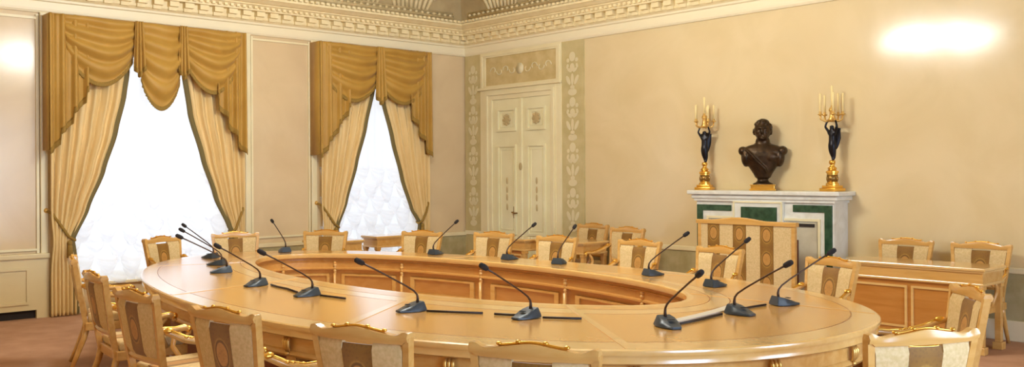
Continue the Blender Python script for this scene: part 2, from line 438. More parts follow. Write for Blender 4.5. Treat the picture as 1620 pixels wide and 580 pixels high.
for s in (-1, 1):
    for k in range(4):
        pts = []
        for i in range(10):
            a = i/9*3.8; r = .085*(1-i/12)
            pts.append((1.365+s*(.16+.15*k+r*math.cos(a)), -.034, 3.295+r*math.sin(a)*(1 if k % 2 else -1)))
        tube(b, pts, .009, 5)
lathe(b, [(.085, 0), (.085, .01)], 16, (0, 0, 0)); bmesh.ops.rotate(b, verts=b.verts[-32:], cent=(0, 0, 0), matrix=Matrix.Rotation(PI/2, 3, 'X'))
bmesh.ops.translate(b, verts=b.verts[-32:], vec=(1.365, -.028, 3.295))
build('painted_ornament', b, 'ornament', od, True)
# casing + double door
dr = bpy.data.objects.new('door_1', None); C.objects.link(dr); dr['kind'] = 'structure'; dr.location = (1.42, 0, 0)
def dbuild(name, b, m, par=dr, smooth=False):
    o = build(name, b, m, par, smooth)
    if par is dr: o.location = (-1.42, 0, 0)
    return o
b = NB()
bx(b, .56, .72, -.06, 0, 0, 3.0); bx(b, 2.05, 2.17, -.06, 0, 0, 3.0); bx(b, .72, 2.05, -.06, 0, 2.84, 3.0)
bx(b, .60, .64, -.085, -.06, 0, 2.91); bx(b, 2.10, 2.14, -.085, -.06, 0, 2.91); bx(b, .60, 2.14, -.085, -.06, 2.91, 2.95)
dbuild('door_casing', b, 'cream')
for (x0, x1) in ((.72, 1.395), (1.405, 2.05)):
    b = NB(); bx(b, x0, x1, -.035, 0, .02, 2.84)
    w = x1-x0; a0, a1 = x0+.13, x1-.11
    for z0, z1 in ((2.33, 2.69), (.72, 2.12), (.14, .60)):
        frame_rect(b, 'y', -.035, a0, a1, z0, z1, .035, .028)
        frame_rect(b, 'y', -.035, a0+.07, a1-.07, z0+.07, z1-.07, .015, .012)
    lf = dbuild('door_leaf', b, 'door')
    b = NB(); cx = (a0+a1)/2
    ball(b, (cx, -.045, 2.51), (.07, .014, .07), 10)
    for k in range(8): ball(b, (cx+.07*math.cos(k*PI/4), -.047, 2.51+.07*math.sin(k*PI/4)), (.026, .014, .026), 6)
    for zz in (1.15, 1.30, 1.42, 1.56): ball(b, (cx, -.04, zz), (.022, .01, .055), 8)
    build('rosette', b, 'rosette', lf, True)
b = NB(); bx(b, 1.375, 1.425, -.055, -.03, .02, 2.84, bev=.006); dbuild('meeting_stile', b, 'door')
b = NB(); ball(b, (1.40, -.06, 1.78), (.04, .012, .06), 8); dbuild('escutcheon', b, 'rosette', smooth=True)
b = NB(); bx(b, 1.22, 1.26, -.05, -.03, .98, 1.16); tube(b, [(1.24, -.05, 1.07), (1.24, -.10, 1.07), (1.30, -.105, 1.06), (1.36, -.10, 1.06)], .012, 6); dbuild('door_handle', b, 'handle')

# ------------------------------------------------------------------ fireplace
fp = thing('fireplace', 'white marble fireplace with dark green marble inlay on the right wall', 'fireplace', (5.81, 0, 0))
def fb(name, b, m, par=None, **k):
    o = build(name, b, m, par or fp, **k)
    if par is None: o.location = (-5.81, 0, 0)
    return o
b = NB()
bx(b, 4.89, 5.42, -.30, 0, 0, 1.32); bx(b, 6.14, 6.73, -.30, 0, 0, 1.32); bx(b, 5.42, 6.14, -.30, 0, .99, 1.32)
bx(b, 5.44, 6.12, -.335, -.30, 1.02, 1.33)
bx(b, 4.87, 5.0, -.33, -.0, 0, .12); bx(b, 6.62, 6.75, -.33, 0, 0, .12)
fb('surround', b, 'marble')
b = NB(); bx(b, 4.80, 6.83, -.39, 0, 1.40, 1.45, bev=.012); bx(b, 4.84, 6.79, -.35, 0, 1.35, 1.40, bev=.01); bx(b, 4.87, 6.75, -.33, 0, 1.32, 1.35)
fb('mantel_shelf', b, 'marble')
def inlay(x0, x1, z0, z1, y=-.30):
    b = NB(); bx(b, x0, x1, y-.012, y, z0, z1); return b
b = inlay(4.90, 5.40, 1.205, 1.275); bx(b, 4.90, 4.985, -.312, -.30, .15, 1.205); fb('green_inlay', b, 'green')
b = inlay(5.56, 6.04, 1.10, 1.26, -.335); fb('green_inlay', b, 'green')
b = inlay(6.23, 6.71, 1.215, 1.295); bx(b, 6.62, 6.71, -.312, -.30, .15, 1.215); fb('green_inlay', b, 'green')
b = NB(); frame_rect(b, 'y', -.335, 5.45, 6.11, 1.04, 1.325, .018, .012); frame_rect(b, 'y', -.30, 5.05, 6.57, -.02, 1.14, .028, .02); fb('raised_bead', b, 'cream')
b = NB()
bx(b, 5.10, 5.42, -.31, -.3, 0, 1.10); fb('inner_slip', b, 'marble_grey')
b = NB(); bx(b, 6.14, 6.53, -.31, -.3, 0, 1.10); fb('inner_slip', b, 'marble_grey')
b = NB(); bx(b, 5.42, 6.14, -.06, -.01, 0, .99); fb('firebox', b, 'near_black')
b = NB(); bx(b, 6.235, 6.30, -.335, -.31, .0, .90); fb('hearth_strip', b, 'hearth')  # brown strip standing for the visible edge of the firebox opening
b = NB(); bx(b, 6.20, 6.50, -.322, -.31, 1.05, 1.085); fb('dark_bar', b, 'near_black')  # plain near-black bar across the top of the right slip

# ------------------------------------------------------------------ bust
def bust():
    b = NB()
    prof = [(.15, .085, .07, 0), (.20, .11, .085, 0), (.27, .155, .10, 0), (.34, .195, .115, 0), (.41, .22, .125, 0), (.46, .24, .12, 0), (.50, .235, .105, 0), (.53, .17, .09, 0), (.55, .10, .078, .0), (.58, .07, .07, -.01), (.64, .066, .07, -.02)]
    rings = []
    for z, rx, ry, oy in prof:
        rings.append([b.verts.new((rx*math.copysign(abs(math.cos(a))**.85, math.cos(a)), oy+ry*math.copysign(abs(math.sin(a))**.9, math.sin(a)), z)) for a in [k*2*PI/28 for k in range(28)]])
    for p, q in zip(rings, rings[1:]):
        for k in range(28): b.faces.new((p[k], p[(k+1) % 28], q[(k+1) % 28], q[k]))
    b.faces.new(rings[0][::-1]); b.faces.new(rings[-1])
    for sg in (-1, 1):
        ball(b, (sg*.228, 0, .47), (.055, .085, .055), 14); ball(b, (sg*.19, 0, .40), (.06, .10, .12), 12)
        ball(b, (sg*.085, -.085, .40), (.085, .04, .07), 12)        # chest
    lathe(b, [(.12, .06), (.115, .085), (.07, .105), (.06, .13), (.075, .155), (.10, .20)], 24, sy=.85)
    ball(b, (0, -.005, .71), (.098, .118, .118), 18)                # skull
    ball(b, (0, -.062, .655), (.068, .062, .072), 14)               # jaw
    ball(b, (0, -.118, .615), (.026, .022, .022), 8)                # chin
    ball(b, (0, -.138, .695), (.017, .026, .036), 8)                # nose
    ball(b, (0, -.115, .738), (.064, .018, .014), 8)                # brow
    ball(b, (0, -.122, .648), (.028, .014, .010), 8)                # lips
    ball(b, (0, 0, .57), (.085, .08, .09), 12)                      # neck
    for sg in (-1, 1):
        ball(b, (sg*.098, 0, .69), (.014, .028, .038), 8)
        ball(b, (sg*.040, -.095, .685), (.024, .024, .024), 8)
    for k in range(170):                                            # cropped curls
        a = random.uniform(0, 2*PI); q = random.uniform(-.15, 1.0)
        x = .100*math.cos(a)*math.cos(q*1.5); y = .120*math.sin(a)*math.cos(q*1.5); z = .116*math.sin(q*1.5)
        if y < -.03 and z < .055: continue
        ball(b, (x, -.005+y, .715+z), random.uniform(.015, .022), 6)
    for sg in (-1,):                                                # cloak edge crossing the chest
        tube(b, [(sg*.20, -.06, .50), (sg*.13, -.115, .43), (sg*.05, -.125, .34), (-sg*.03, -.11, .26), (-sg*.05, -.09, .21)], [.014, .016, .016, .014, .012], 8)
    return evaluated(b, [('REMESH', dict(mode='VOXEL', voxel_size=.0075)), ('SMOOTH', dict(factor=.5, iterations=2))])
bt = thing('bust', 'dark bronze bust of a curly-haired man on the middle of the white mantel', 'bust', (5.77, -.20, 1.45), .52)
build('torso_and_head', bust(), 'bronze', bt, True)
b = NB(); bx(b, -.15, .15, -.11, .11, 0, .022, bev=.004); bx(b, -.135, .135, -.10, .10, .022, .06, bev=.004); bx(b, -.145, .145, -.105, .105, .06, .072, bev=.003)
build('gilded_base', b, 'gold', bt)

# ------------------------------------------------------------------ candelabra with dark winged figures
def candelabrum(label, loc, rz, hts, mirror=1):
    t = thing('candelabrum', label, 'candelabrum', loc, rz, 'candelabra on the mantel')
    b = NB()
    cb(b, (0, 0, .018), (.20, .20, .036), bev=.004); cb(b, (0, 0, .05), (.16, .16, .03), bev=.004)
    lathe(b, [(.070, .065), (.070, .09), (.058, .095), (.058, .20), (.068, .205), (.068, .225), (.045, .235), (.04, .25)], 24)
    build('gilded_pedestal', b, 'gold', t, True, 30)
    b = NB(); lathe(b, [(.0595, .105), (.060, .185)], 24)
    for k in range(6):
        a = k*PI/3; ball(b, (.060*math.cos(a), .060*math.sin(a), .143), (.012, .012, .03), 6)
    build('relief_drum', b, 'handle', t, True)
    b = NB(); lathe(b, [(.045, .245), (.05, .26), (.03, .275), (.022, .29), (.032, .31), (.036, .325), (.028, .345)], 16); build('gilded_ball', b, 'gold', t, True)
    # figure: one continuous skin
    sk = NB(); V = [(0, 0, .58), (0, 0, .66), (0, .0, .70), (0, -.01, .735), (-.045, 0, .665), (-.075, -.02, .72), (-.05, -.01, .79), (.045, 0, .665), (.075, -.02, .72), (.05, -.01, .79), (0, 0, .52), (0, .005, .44), (.012, .01, .38), (.014, -.01, .345)]
    E = [(0, 1), (1, 2), (2, 3), (1, 4), (4, 5), (5, 6), (1, 7), (7, 8), (8, 9), (0, 10), (10, 11), (11, 12), (12, 13)]
    R = [.04, .042, .02, .034, .02, .015, .011, .02, .015, .011, .052, .046, .028, .014]
    me = bpy.data.meshes.new('tmp'); me.from_pydata(V, E, []); o = bpy.data.objects.new('tmp', me); C.objects.link(o)
    o.modifiers.new('s', 'SKIN'); me.skin_vertices[0].data[0].use_root = True
    for i, r in enumerate(R): me.skin_vertices[0].data[i].radius = (r, r*.85)
    sb = o.modifiers.new('u', 'SUBSURF'); sb.levels = 2
    dg = bpy.context.evaluated_depsgraph_get(); m2 = bpy.data.meshes.new_from_object(o.evaluated_get(dg))
    bpy.data.objects.remove(o); sk.free(); b = NB(); b.from_mesh(m2); bpy.data.meshes.remove(m2)
    fg = build('figure', b, 'figure', t, True)
    b = NB()
    for s in (-1, 1):
        def wing(u, v, s=s):
            L_ = .25*(1-.55*u*u); return (s*(.012+.058*u*(1-.35*v)), .035+.025*u+.015*v, .715-.015*u-L_*v)
        g = grid(b, 6, 14, wing)
    b = evaluated(b, [('SOLIDIFY', dict(thickness=.012))])
    build('wings', b, 'figure', fg, True)
    b = NB()
    lathe(b, [(.02, .77), (.05, .79), (.03, .82), (.022, .88), (.035, .90), (.03, .92)], 14)
    tips = []
    n = len(hts)-1
    for k in range(n):
        a = k*2*PI/n+.4; r = .115+.02*(k % 2)
        pts = [(.02*math.cos(a), .02*math.sin(a), .80), (.07*math.cos(a), .07*math.sin(a), .775), (r*.95*math.cos(a), r*.95*math.sin(a), .80), (r*math.cos(a), r*math.sin(a), .845)]
        tube(b, pts, [.013, .011, .010, .009], 6); tips.append((r*math.cos(a), r*math.sin(a), .85))
    tips.append((0, 0, .92))
    for p in tips: lathe(b, [(.008, -.01), (.026, 0), (.03, .008), (.014, .012), (.014, .03), (.018, .034)], 10, p)
    br = build('gilded_branches', b, 'gold_soft', t, True)
    for p, h in zip(tips, hts):
        b = NB(); lathe(b, [(.0125, .03), (.012, .03+h), (.004, .038+h)], 8, p); build('candle', b, 'candle', t, True)
    return t
candelabrum('gilt candelabrum with a dark winged figure, left of the bronze bust', (4.93, -.19, 1.45), .3, [.17, .16, .18, .17, .16, .20])
candelabrum('gilt candelabrum with a dark winged figure, right of the bronze bust', (6.65, -.19, 1.45), -.1, [.20, .21, .19, .20, .21, .22])

# ------------------------------------------------------------------ window hangings
def sheer(y0, y1, z0, z1, label):
    t = thing('sheer_curtain', label, 'sheer curtain', (0, (y0+y1)/2, 0)); yc = (y0+y1)/2
    b = NB()
    grid(b, 150, 40, lambda u, v: (-.02+.010*math.sin((y0+(y1-y0)*u)*48+.5*math.sin(v*5)), y0+(y1-y0)*u-yc, z1+(z0-z1)*v))
    build('voile', b, 'sheer', t, True)
    # festoons: overlapping scalloped rows of gathered voile over the lower half
    w = .29; row = .215; n = int((y1-y0)/w)+2; top = 1.78; k = 0; b = NB()
    while top-k*row > z0+.10:
        zt = top-k*row
        for i in range(-1, n):
            a = y0+(i+.5*(k % 2))*w; c = a+w
            if a < y0-.01 or c > y1+.01: continue
            jit = .02*math.sin(i*7.3+k*3.1); dr = .30+.05*math.sin(i*2.7+k*5.3)
            def fn(u, v, a=a, zt=zt, jit=jit, dr=dr, k=k, i=i):
                bow = math.sin(PI*u)
                z = zt+jit - v*(.11+(dr-.11)*bow**.8)
                y = a+w*u+(.5-u)*.05*v
                x = .012+.018*(k % 2)+.055*bow*math.sin(PI*min(1, v*.85+.1))+.011*math.sin(v*19+math.sin(u*5)+i)*bow**.5
                return (x, y-yc, max(z, z0))
            grid(b, 10, 22, fn)
        k += 1
    f = build('festoons', b, 'sheer', t, True); f['kind'] = 'stuff'
    return t
sheer(-6.34, -4.02, .34, 3.50, 'white translucent ruffled sheer curtain filling the large left window')
sheer(-2.76, -.88, .34, 3.50, 'white translucent ruffled sheer curtain filling the narrower window near the corner')

def side_curtain(yo, inner, zg, zbot, label, sgn, low_w):
    """yo outer edge y; inner: list of (z, y) down to the gather; below zg it falls straight"""
    t = thing('curtain', label, 'curtain', (0.14, yo, 0), 0, 'straw satin side curtains')
    pts = sorted(inner, reverse=True)
    def inn(z):
        if z >= pts[0][0]: return pts[0][1]
        for (za, ya), (zb, yb) in zip(pts, pts[1:]):
            if za >= z >= zb:
                q = (za-z)/(za-zb); q = q*q*(3-2*q)*.35+q*.65; return ya+(yb-ya)*q
        k = min(1, (zg-z)/.35); return pts[-1][1] + (yo+sgn*low_w-pts[-1][1])*k
    ztop = 3.52
    def fn(u, v, off=0):
        z = ztop+(zbot-ztop)*v; yi = inn(z)
        w = abs(yi-yo); g = math.exp(-((z-zg)/.22)**2)
        oy = yo+sgn*.02*g
        # folds fan out from the gather
        y = oy+(yi-oy)*u
        amp = .030*(1-.45*g)*(.5+.5*min(1, w/.6))
        x = amp*math.sin(u*2*PI*7+.5*math.sin(z*.9)+.8*math.sin(u*5))+.005*math.sin(u*2*PI*17+z*.8)+off
        x += .03*g
        return (x, y-yo, z)
    b = NB(); grid(b, 120, 80, lambda u, v: fn(u, v)); b = evaluated(b, [('SOLIDIFY', dict(thickness=.006))])
    build('curtain_cloth', b, 'curtain', t, True)
    b = NB(); nv = 80
    P = [Vector(fn(1, j/nv)) for j in range(nv+1)]
    g = [[b.verts.new(p+Vector((dx, dy*sgn, 0))) for p in P] for dx, dy in ((.014, -.05), (.03, -.02), (.024, .012), (-.002, .018), (-.014, .0))]
    for a, c in zip(g, g[1:]):
        for j in range(nv): b.faces.new((a[j], c[j], c[j+1], a[j+1]))
    build('braid_edge', b, 'edge', t, True)
    # tieback rope from the wall hook down round the gather
    yi = inn(zg)-yo
    b = NB()
    pl = [(-.10, -sgn*.02, zg+.36), (.0, sgn*.02, zg+.32), (.05, sgn*.10, zg+.18), (.065, yi*.75, zg+.05), (.05, yi+sgn*.015, zg-.0), (.0, yi+sgn*.02, zg+.03)]
    cp = []
    for i in range(len(pl)-1):
        for k in range(4): cp.append(Vector(pl[i]).lerp(Vector(pl[i+1]), k/4))
    cp.append(Vector(pl[-1])); tube(b, cp, .017, 8)
    ball(b, (.07, yi*.8, zg-.03), (.03, .03, .04), 8); lathe(b, [(.014, -.03), (.03, -.07), (.036, -.2)], 10, (.07, yi*.8, zg))
    build('tieback', b, 'fringe', t, True)
    b = NB(); ball(b, (-.10, -sgn*.02, zg+.36), .03, 10); build('tieback_hook', b, 'gold_soft', t, True)
    return t
side_curtain(-6.44, [(2.95, -5.53), (2.67, -5.57), (2.2, -5.68), (1.73, -5.83), (1.27, -6.02), (.9, -6.20)], .90, .012,
             'straw curtain on the left side of the large window, tied back to the left', 1, .30)
side_curtain(-3.99, [(3.03, -4.84), (2.47, -4.76), (1.89, -4.59), (1.39, -4.42), (.98, -4.24), (.9, -4.20)], .90, .012,
             'straw curtain on the right side of the large window, tied back to the right', -1, .28)
side_curtain(-2.81, [(3.01, -1.88), (2.38, -2.04), (1.82, -2.21), (1.26, -2.39), (.9, -2.56)], .90, .012,
             'straw curtain on the left side of the narrower window, tied back to the left', 1, .28)
side_curtain(-.86, [(2.87, -1.77), (2.2, -1.58), (1.62, -1.41), (1.13, -1.23), (.88, -1.09)], .90, .012,
             'straw curtain on the right side of the narrower window, tied back to the right', -1, .26)

def valance(label, y0, y1, swags, tails, jabots, ztop=3.575):
    t = thing('valance', label, 'valance', (0.25, (y0+y1)/2, 0), 0, 'mustard window valances')
    yc = (y0+y1)/2
    b = NB(); bx(b, -.245, .02, y0-yc, y1-yc, ztop-.06, ztop, bev=.01); build('pelmet_board', b, 'swag', t)
    def bb(name, b, m, par=t, **k):
        return build(name, b, m, par, True)
    for (a, c, drop, side_drop, depth) in swags:                     # a..c along the wall; drop = lowest hem depth; side_drop at ends
        N_ = 4
        def fn(u, v, a=a, c=c, drop=drop, sd=side_drop, depth=depth):
            w = c-a
            bow = max(0, math.sin(PI*u))**(.55 if c-a < .6 else .75)
            vv = v**1.05
            z = ztop - .01 - vv*(sd + (drop-sd)*bow)
            inset = .10*w*math.sin(PI*min(1, v*1.0))*0
            y = a+w*u + (.5-u)*w*.10*v
            x = .03 + depth*bow*math.sin(PI*min(1, v*.9+.05)) + (.034 if v < .75 else .02)*bow**.5*math.sin(v*2*PI*N_+.5*math.sin(u*6)) - .02*v
            return (x, y-yc, z)
        b = NB(); grid(b, 40, 70, fn); b = evaluated(b, [('SOLIDIFY', dict(thickness=.006))]); s_ = bb('swag', b, 'swag')
        b = NB()
        def fr(u, v, fn=fn):
            p = fn(.02+.96*u, 1); return (p[0]+.012*math.sin(u*150)*(v > .3), p[1], p[2]+.01-.055*v)
        grid(b, 60, 3, fr); b = evaluated(b, [('SOLIDIFY', dict(thickness=.008))]); bb('fringe', b, 'fringe', s_)
    for (yo, yi, zo, zi, zs) in tails:                               # outer y, inner y, outer bottom z, inner bottom z, step
        sg = 1 if yi > yo else -1
        def fn(u, v, yo=yo, yi=yi, zo=zo, zi=zi):
            st = 3; q = u*st; bot = zo+(zi-zo)*((math.floor(q)+ (q % 1)**1.0*.55 + (.45 if (q % 1) > .86 else 0))/st if u < 1 else 1)
            z = ztop-.005+(bot-ztop)*v
            y = yo+(yi-yo)*u + .0*v
            x = .035+.034*math.cos(q*2*PI)*(.5+.5*v)+.01*math.sin(u*40)
            return (x, y-yc, z)
        b = NB(); grid(b, 60, 40, fn); b = evaluated(b, [('SOLIDIFY', dict(thickness=.006))]); s_ = bb('tail', b, 'swag')
        b = NB()
        def fr(u, v, fn=fn):
            p = fn(u, 1); return (p[0]+.004, p[1], p[2]+.03-.075*v)
        grid(b, 60, 3, fr); b = evaluated(b, [('SOLIDIFY', dict(thickness=.010))]); bb('fringe', b, 'fringe', s_)
        # return side of the tail to the wall
        b = NB(); bx(b, -.24, .04, yo-yc-.006, yo-yc+.006, zo, ztop-.01); bb('return', b, 'swag')
    for (yj, w, z1) in jabots:
        def fn(u, v, yj=yj, w=w, z1=z1):
            q = 1-abs(2*u-1)
            z = ztop-.005+(z1+.12*(1-q)-ztop)*v
            return (.075+.028*math.cos(u*2*PI*3.5)*(.4+.6*v), yj-yc+(u-.5)*w*(.8+.5*v), z)
        b = NB(); grid(b, 36, 24, fn); b = evaluated(b, [('SOLIDIFY', dict(thickness=.006))]); j_ = bb('jabot', b, 'swag')
        b = NB()
        def fr(u, v, fn=fn): p = fn(u, 1); return (p[0]+.004, p[1], p[2]+.02-.06*v)
        grid(b, 36, 3, fr); b = evaluated(b, [('SOLIDIFY', dict(thickness=.010))]); bb('fringe', b, 'fringe', j_)
    return t
valance('mustard satin valance with three swags and stepped tails over the large left window', -6.49, -4.03,
        [(-6.34, -5.46, .78, .42, .10), (-5.46, -4.89, 1.04, .58, .10), (-4.89, -4.09, .80, .42, .10)],
        [(-6.49, -6.06, 1.97, 2.72, 0), (-4.03, -4.44, 1.99, 2.72, 0)], [(-5.46, .13, 2.92), (-4.90, .13, 2.92)])
valance('mustard satin valance with two swags over the narrower window near the corner', -2.91, -.92,
        [(-2.80, -1.87, .80, .52, .10), (-1.90, -1.00, .80, .52, .10)],
        [(-2.91, -2.42, 1.95, 2.70, 0), (-.92, -1.33, 1.98, 2.72, 0)], [(-1.89, .17, 2.74)])

# ------------------------------------------------------------------ conference table
CXO, CYO, RXO, RYO = 5.61, -4.98, 3.84, 2.08
CXI, CYI, RXI, RYI = 5.10, -4.58, 2.77, 1.09
HO = (.999, -.006, .007, .009, -.004, -.029, .008, -.007, .003)
def outer(a):
    r = HO[0]
    for k in range(1, 5): r += HO[2*k-1]*math.cos(k*a)+HO[2*k]*math.sin(k*a)
    return Vector((CXO+RXO*r*math.cos(a), CYO+RYO*r*math.sin(a), 0))
def inner(a): return Vector((CXI+RXI*math.cos(a), CYI+RYI*math.sin(a), 0))
def nrm(fn, a):
    t = fn(a+.004)-fn(a-.004); n = Vector((t.y, -t.x, 0)).normalized(); return n
TB = thing('conference_table', 'huge oval ring-shaped conference table in light polished wood with an open centre', 'table', (CXO, CYO, 0))
TO = Vector((CXO, CYO, 0))
def tbuild(name, b, m, smooth=False, angle=None, par=None):
    o = build(name, b, m, par or TB, smooth, angle)
    if par is None: o.location = -TO
    return o
NA = 220
def oz(fn, a, off, z): p = fn(a)+nrm(fn, a)*off; return Vector((p.x, p.y, z))
def sweep(bm, fn, prof, mi=0, n=NA):
    g = [[bm.verts.new(oz(fn, k*2*PI/n, o_, z)) for o_, z in prof] for k in range(n)]
    for k in range(n):
        a, c = g[k], g[(k+1) % n]
        for j in range(len(prof)-1):
            f = bm.faces.new((a[j], c[j], c[j+1], a[j+1])); f.material_index = mi if isinstance(mi, int) else mi[j]
TZ = .76
# the top: rings between outer and inner curves, dark inlay lines between border and field
b = NB()
def P(t_, k):
    a = k*2*PI/NA; A_ = outer(a); B_ = inner(a); p = A_.lerp(B_, t_); return p
ts = [(0, 1), (.12, 2), (.127, 0), (.74, 2), (.748, 1), (.86, 2), (.868, 0), (.965, 1), (1.0, None)]
rows = [[b.verts.new((P(t_, k).x, P(t_, k).y, TZ)) for k in range(NA)] for t_, _ in ts]
for i, (t_, mi) in enumerate(ts[:-1]):
    for k in range(NA):
        f = b.faces.new((rows[i][k], rows[i][(k+1) % NA], rows[i+1][(k+1) % NA], rows[i+1][k])); f.material_index = mi
sweep(b, outer, [(0, TZ), (.012, TZ-.006), (.016, TZ-.02), (.010, TZ-.035), (.0, TZ-.038), (-.004, TZ-.055), (.002, TZ-.075), (-.012, TZ-.085), (-.10, TZ-.085)], 1)
sweep(b, inner, [(0, TZ), (-.010, TZ-.006), (-.012, TZ-.03), (-.004, TZ-.05), (.02, TZ-.06), (.12, TZ-.06)], 1)
sweep(b, outer, [(-.10, TZ-.085), (-.10, TZ-.03)], 0)
tbuild('tabletop', b, ['wood_top', 'wood_border', 'wood_line'], True, 40)
# cross bands where the sections of the top meet
def ang_band(a, w):
    b = NB()
    A0, A1 = a-w, a+w
    v = []
    for (aa, t_) in ((A0, .01), (A1, .01), (A1, .965), (A0, .965)):
        p = outer(aa).lerp(inner(aa), t_); v.append(Vector((p.x, p.y, TZ)))
    lo = [b.verts.new(p+Vector((0, 0, -.001))) for p in v]; hi = [b.verts.new(p+Vector((0, 0, .0025))) for p in v]
    b.faces.new(hi); b.faces.new(lo[::-1])
    for k in range(4): b.faces.new((lo[k], lo[(k+1) % 4], hi[(k+1) % 4], hi[k]))
    tbuild('cross_band', b, 'wood_border')
for a in (-.585, -1.15, -1.75, -2.5, .45, 1.2, 2.0, 2.75): ang_band(a, .011)
# outer apron, mouldings
b = NB(); sweep(b, outer, [(-.06, TZ-.085), (-.06, .585), (-.045, .575), (-.04, .56), (-.05, .545), (-.075, .54), (-.10, .54)]); tbuild('outer_apron', b, 'wood', True, 40)
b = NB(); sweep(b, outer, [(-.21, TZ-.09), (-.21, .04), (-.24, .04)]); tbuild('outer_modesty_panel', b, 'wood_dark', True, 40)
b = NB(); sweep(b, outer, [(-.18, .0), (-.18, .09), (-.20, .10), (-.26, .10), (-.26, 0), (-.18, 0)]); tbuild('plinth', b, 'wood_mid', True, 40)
b = NB(); sweep(b, inner, [(.045, TZ-.06), (.045, .60), (.03, .59), (.03, .575), (.06, .57), (.075, .55), (.075, .06), (.05, .05), (.05, 0), (.14, 0), (.14, .6)]); tbuild('inner_apron', b, 'wood_inner', True, 40)
b = NB(); sweep(b, inner, [(.042, .675), (.030, .668), (.042, .66)]); sweep(b, inner, [(.072, .30), (.055, .29), (.072, .28)]); tbuild('inner_moulding', b, 'wood', True, 40)
# inner panels with raised frames, gilt brackets between
NP = 14
for k in range(NP):
    a0, a1 = 2*PI*(k+.10)/NP, 2*PI*(k+.90)/NP
    b = NB()
    for z0, z1, q0, q1 in ((.33, .52, 0, 1),):
        def rail(s0, s1, za, zb):
            n = 8; lo, hi = [], []
            for side in (.072, .055):
                lo.append([b.verts.new(oz(inner, a0+(a1-a0)*(s0+(s1-s0)*i/n), side, za)) for i in range(n+1)])
                hi.append([b.verts.new(oz(inner, a0+(a1-a0)*(s0+(s1-s0)*i/n), side, zb)) for i in range(n+1)])
            for i in range(n):
                b.faces.new((lo[1][i], lo[1][i+1], hi[1][i+1], hi[1][i])); b.faces.new((lo[0][i], lo[0][i+1], lo[1][i+1], lo[1][i])); b.faces.new((hi[0][i], hi[0][i+1], hi[1][i+1], hi[1][i]))
            for i in (0, n): b.faces.new((lo[0][i], lo[1][i], hi[1][i], hi[0][i]))
        rail(0, 1, z0, z0+.022); rail(0, 1, z1-.022, z1); rail(0, .06, z0+.022, z1-.022); rail(.94, 1, z0+.022, z1-.022)
    tbuild('panel_frame', b, 'wood')
    a = 2*PI*k/NP; p = oz(inner, a, .03, 0); n_ = nrm(inner, a); 
    b = NB()
    tube(b, [(p.x, p.y, .06), (p.x, p.y, .53)], .018, 6)
    for dz, r in ((.65, .022), (.62, .024), (.59, .018), (.555, .022), (.535, .018)): ball(b, (p.x+n_.x*.012, p.y+n_.y*.012, dz), (r, r, .022), 8)
    tbuild('carved_bracket', b, 'wood', True)
# outer legs: square tapered pilasters with gilt capitals standing under the apron
NL = 18
for k in range(NL):
    a = 2*PI*(k+.35)/NL; p = oz(outer, a, -.115, 0); n_ = nrm(outer, a); rz = math.atan2(n_.y, n_.x)
    b = NB(); w = .035
    rings = []
    for z, w in ((0, .03), (.03, .038), (.06, .026), (.30, .034), (.50, .04), (.52, .048), (.56, .048), (.675, .05)):
        rings.append([b.verts.new((sx*w, sy*w, z)) for sx, sy in ((-1, -1), (1, -1), (1, 1), (-1, 1))])
    for r0, r1 in zip(rings, rings[1:]):
        for j in range(4): b.faces.new((r0[j], r0[(j+1) % 4], r1[(j+1) % 4], r1[j]))
    b.faces.new(rings[0][::-1]); b.faces.new(rings[-1])
    lg = build('leg', b, 'wood', TB); lg.location = p-TO; lg.rotation_euler = (0, 0, rz)
    b = NB()
    for sy in (-1, 0, 1):
        tube(b, [(.075, sy*.022, .665), (.088, sy*.024, .64), (.085, sy*.022, .60), (.068, sy*.016, .575)], [.008, .012, .010, .006], 6)
    ball(b, (.078, 0, .565), (.014, .02, .014), 8)
    build('gilt_capital', b, 'gold_soft', lg, True)

# ------------------------------------------------------------------ microphones
def make_mic():
    t = thing('microphone', '', 'microphone', (0, 0, 0), 0, 'gooseneck microphones on the ring table')
    b = NB()                                                         # wedge base, pointed towards the speaker (+Y)
    out = [(-.058, -.085), (.058, -.085), (.068, -.03), (.060, .04), (.030, .105), (-.030, .105), (-.060, .04), (-.068, -.03)]
    def hz(y): return .062-.048*max(0, min(1, (y+.07)/.175))**1.1
    lo = [b.verts.new((x, y, 0)) for x, y in out]
    md = [b.verts.new((x, y, .012)) for x, y in out]
    hi = [b.verts.new((x*.72, y*.86, hz(y))) for x, y in out]
    for p, q in ((lo, md), (md, hi)):
        for k in range(8): b.faces.new((p[k], p[(k+1) % 8], q[(k+1) % 8], q[k]))
    b.faces.new(hi); b.faces.new(lo[::-1])
    bmesh.ops.bevel(b, geom=[e for e in b.edges], offset=.003, segments=2, affect='EDGES')
    bs = build('base', b, 'mic', t, True, 50)
    b = NB(); bx(b, -.02, .02, .02, .04, .043, .047); build('talk_button', b, 'foam', bs)
    b = NB()
    pts = [(0, -.045, .05), (0, -.048, .08), (0, -.042, .105), (0, -.02, .13), (0, .04, .168), (0, .15, .228), (0, .27, .292), (0, .355, .335)]
    tube(b, pts, [.011, .009, .007, .0065, .006, .006, .006, .0065], 8); build('gooseneck', b, 'neck', t, True)
    b = NB(); tube(b, [(0, .345, .330), (0, .355, .335), (0, .382, .349), (0, .405, .361), (0, .412, .365)], [.008, .0165, .019, .016, .007], 12); build('foam_tip', b, 'foam', t, True)
    return t
MIC = None
MANG = [0, -3, 20, 24, 2, -24, -30, 3, -24, 20, 15, -2, 18, -5, -7, 21]          # the way each neck is turned
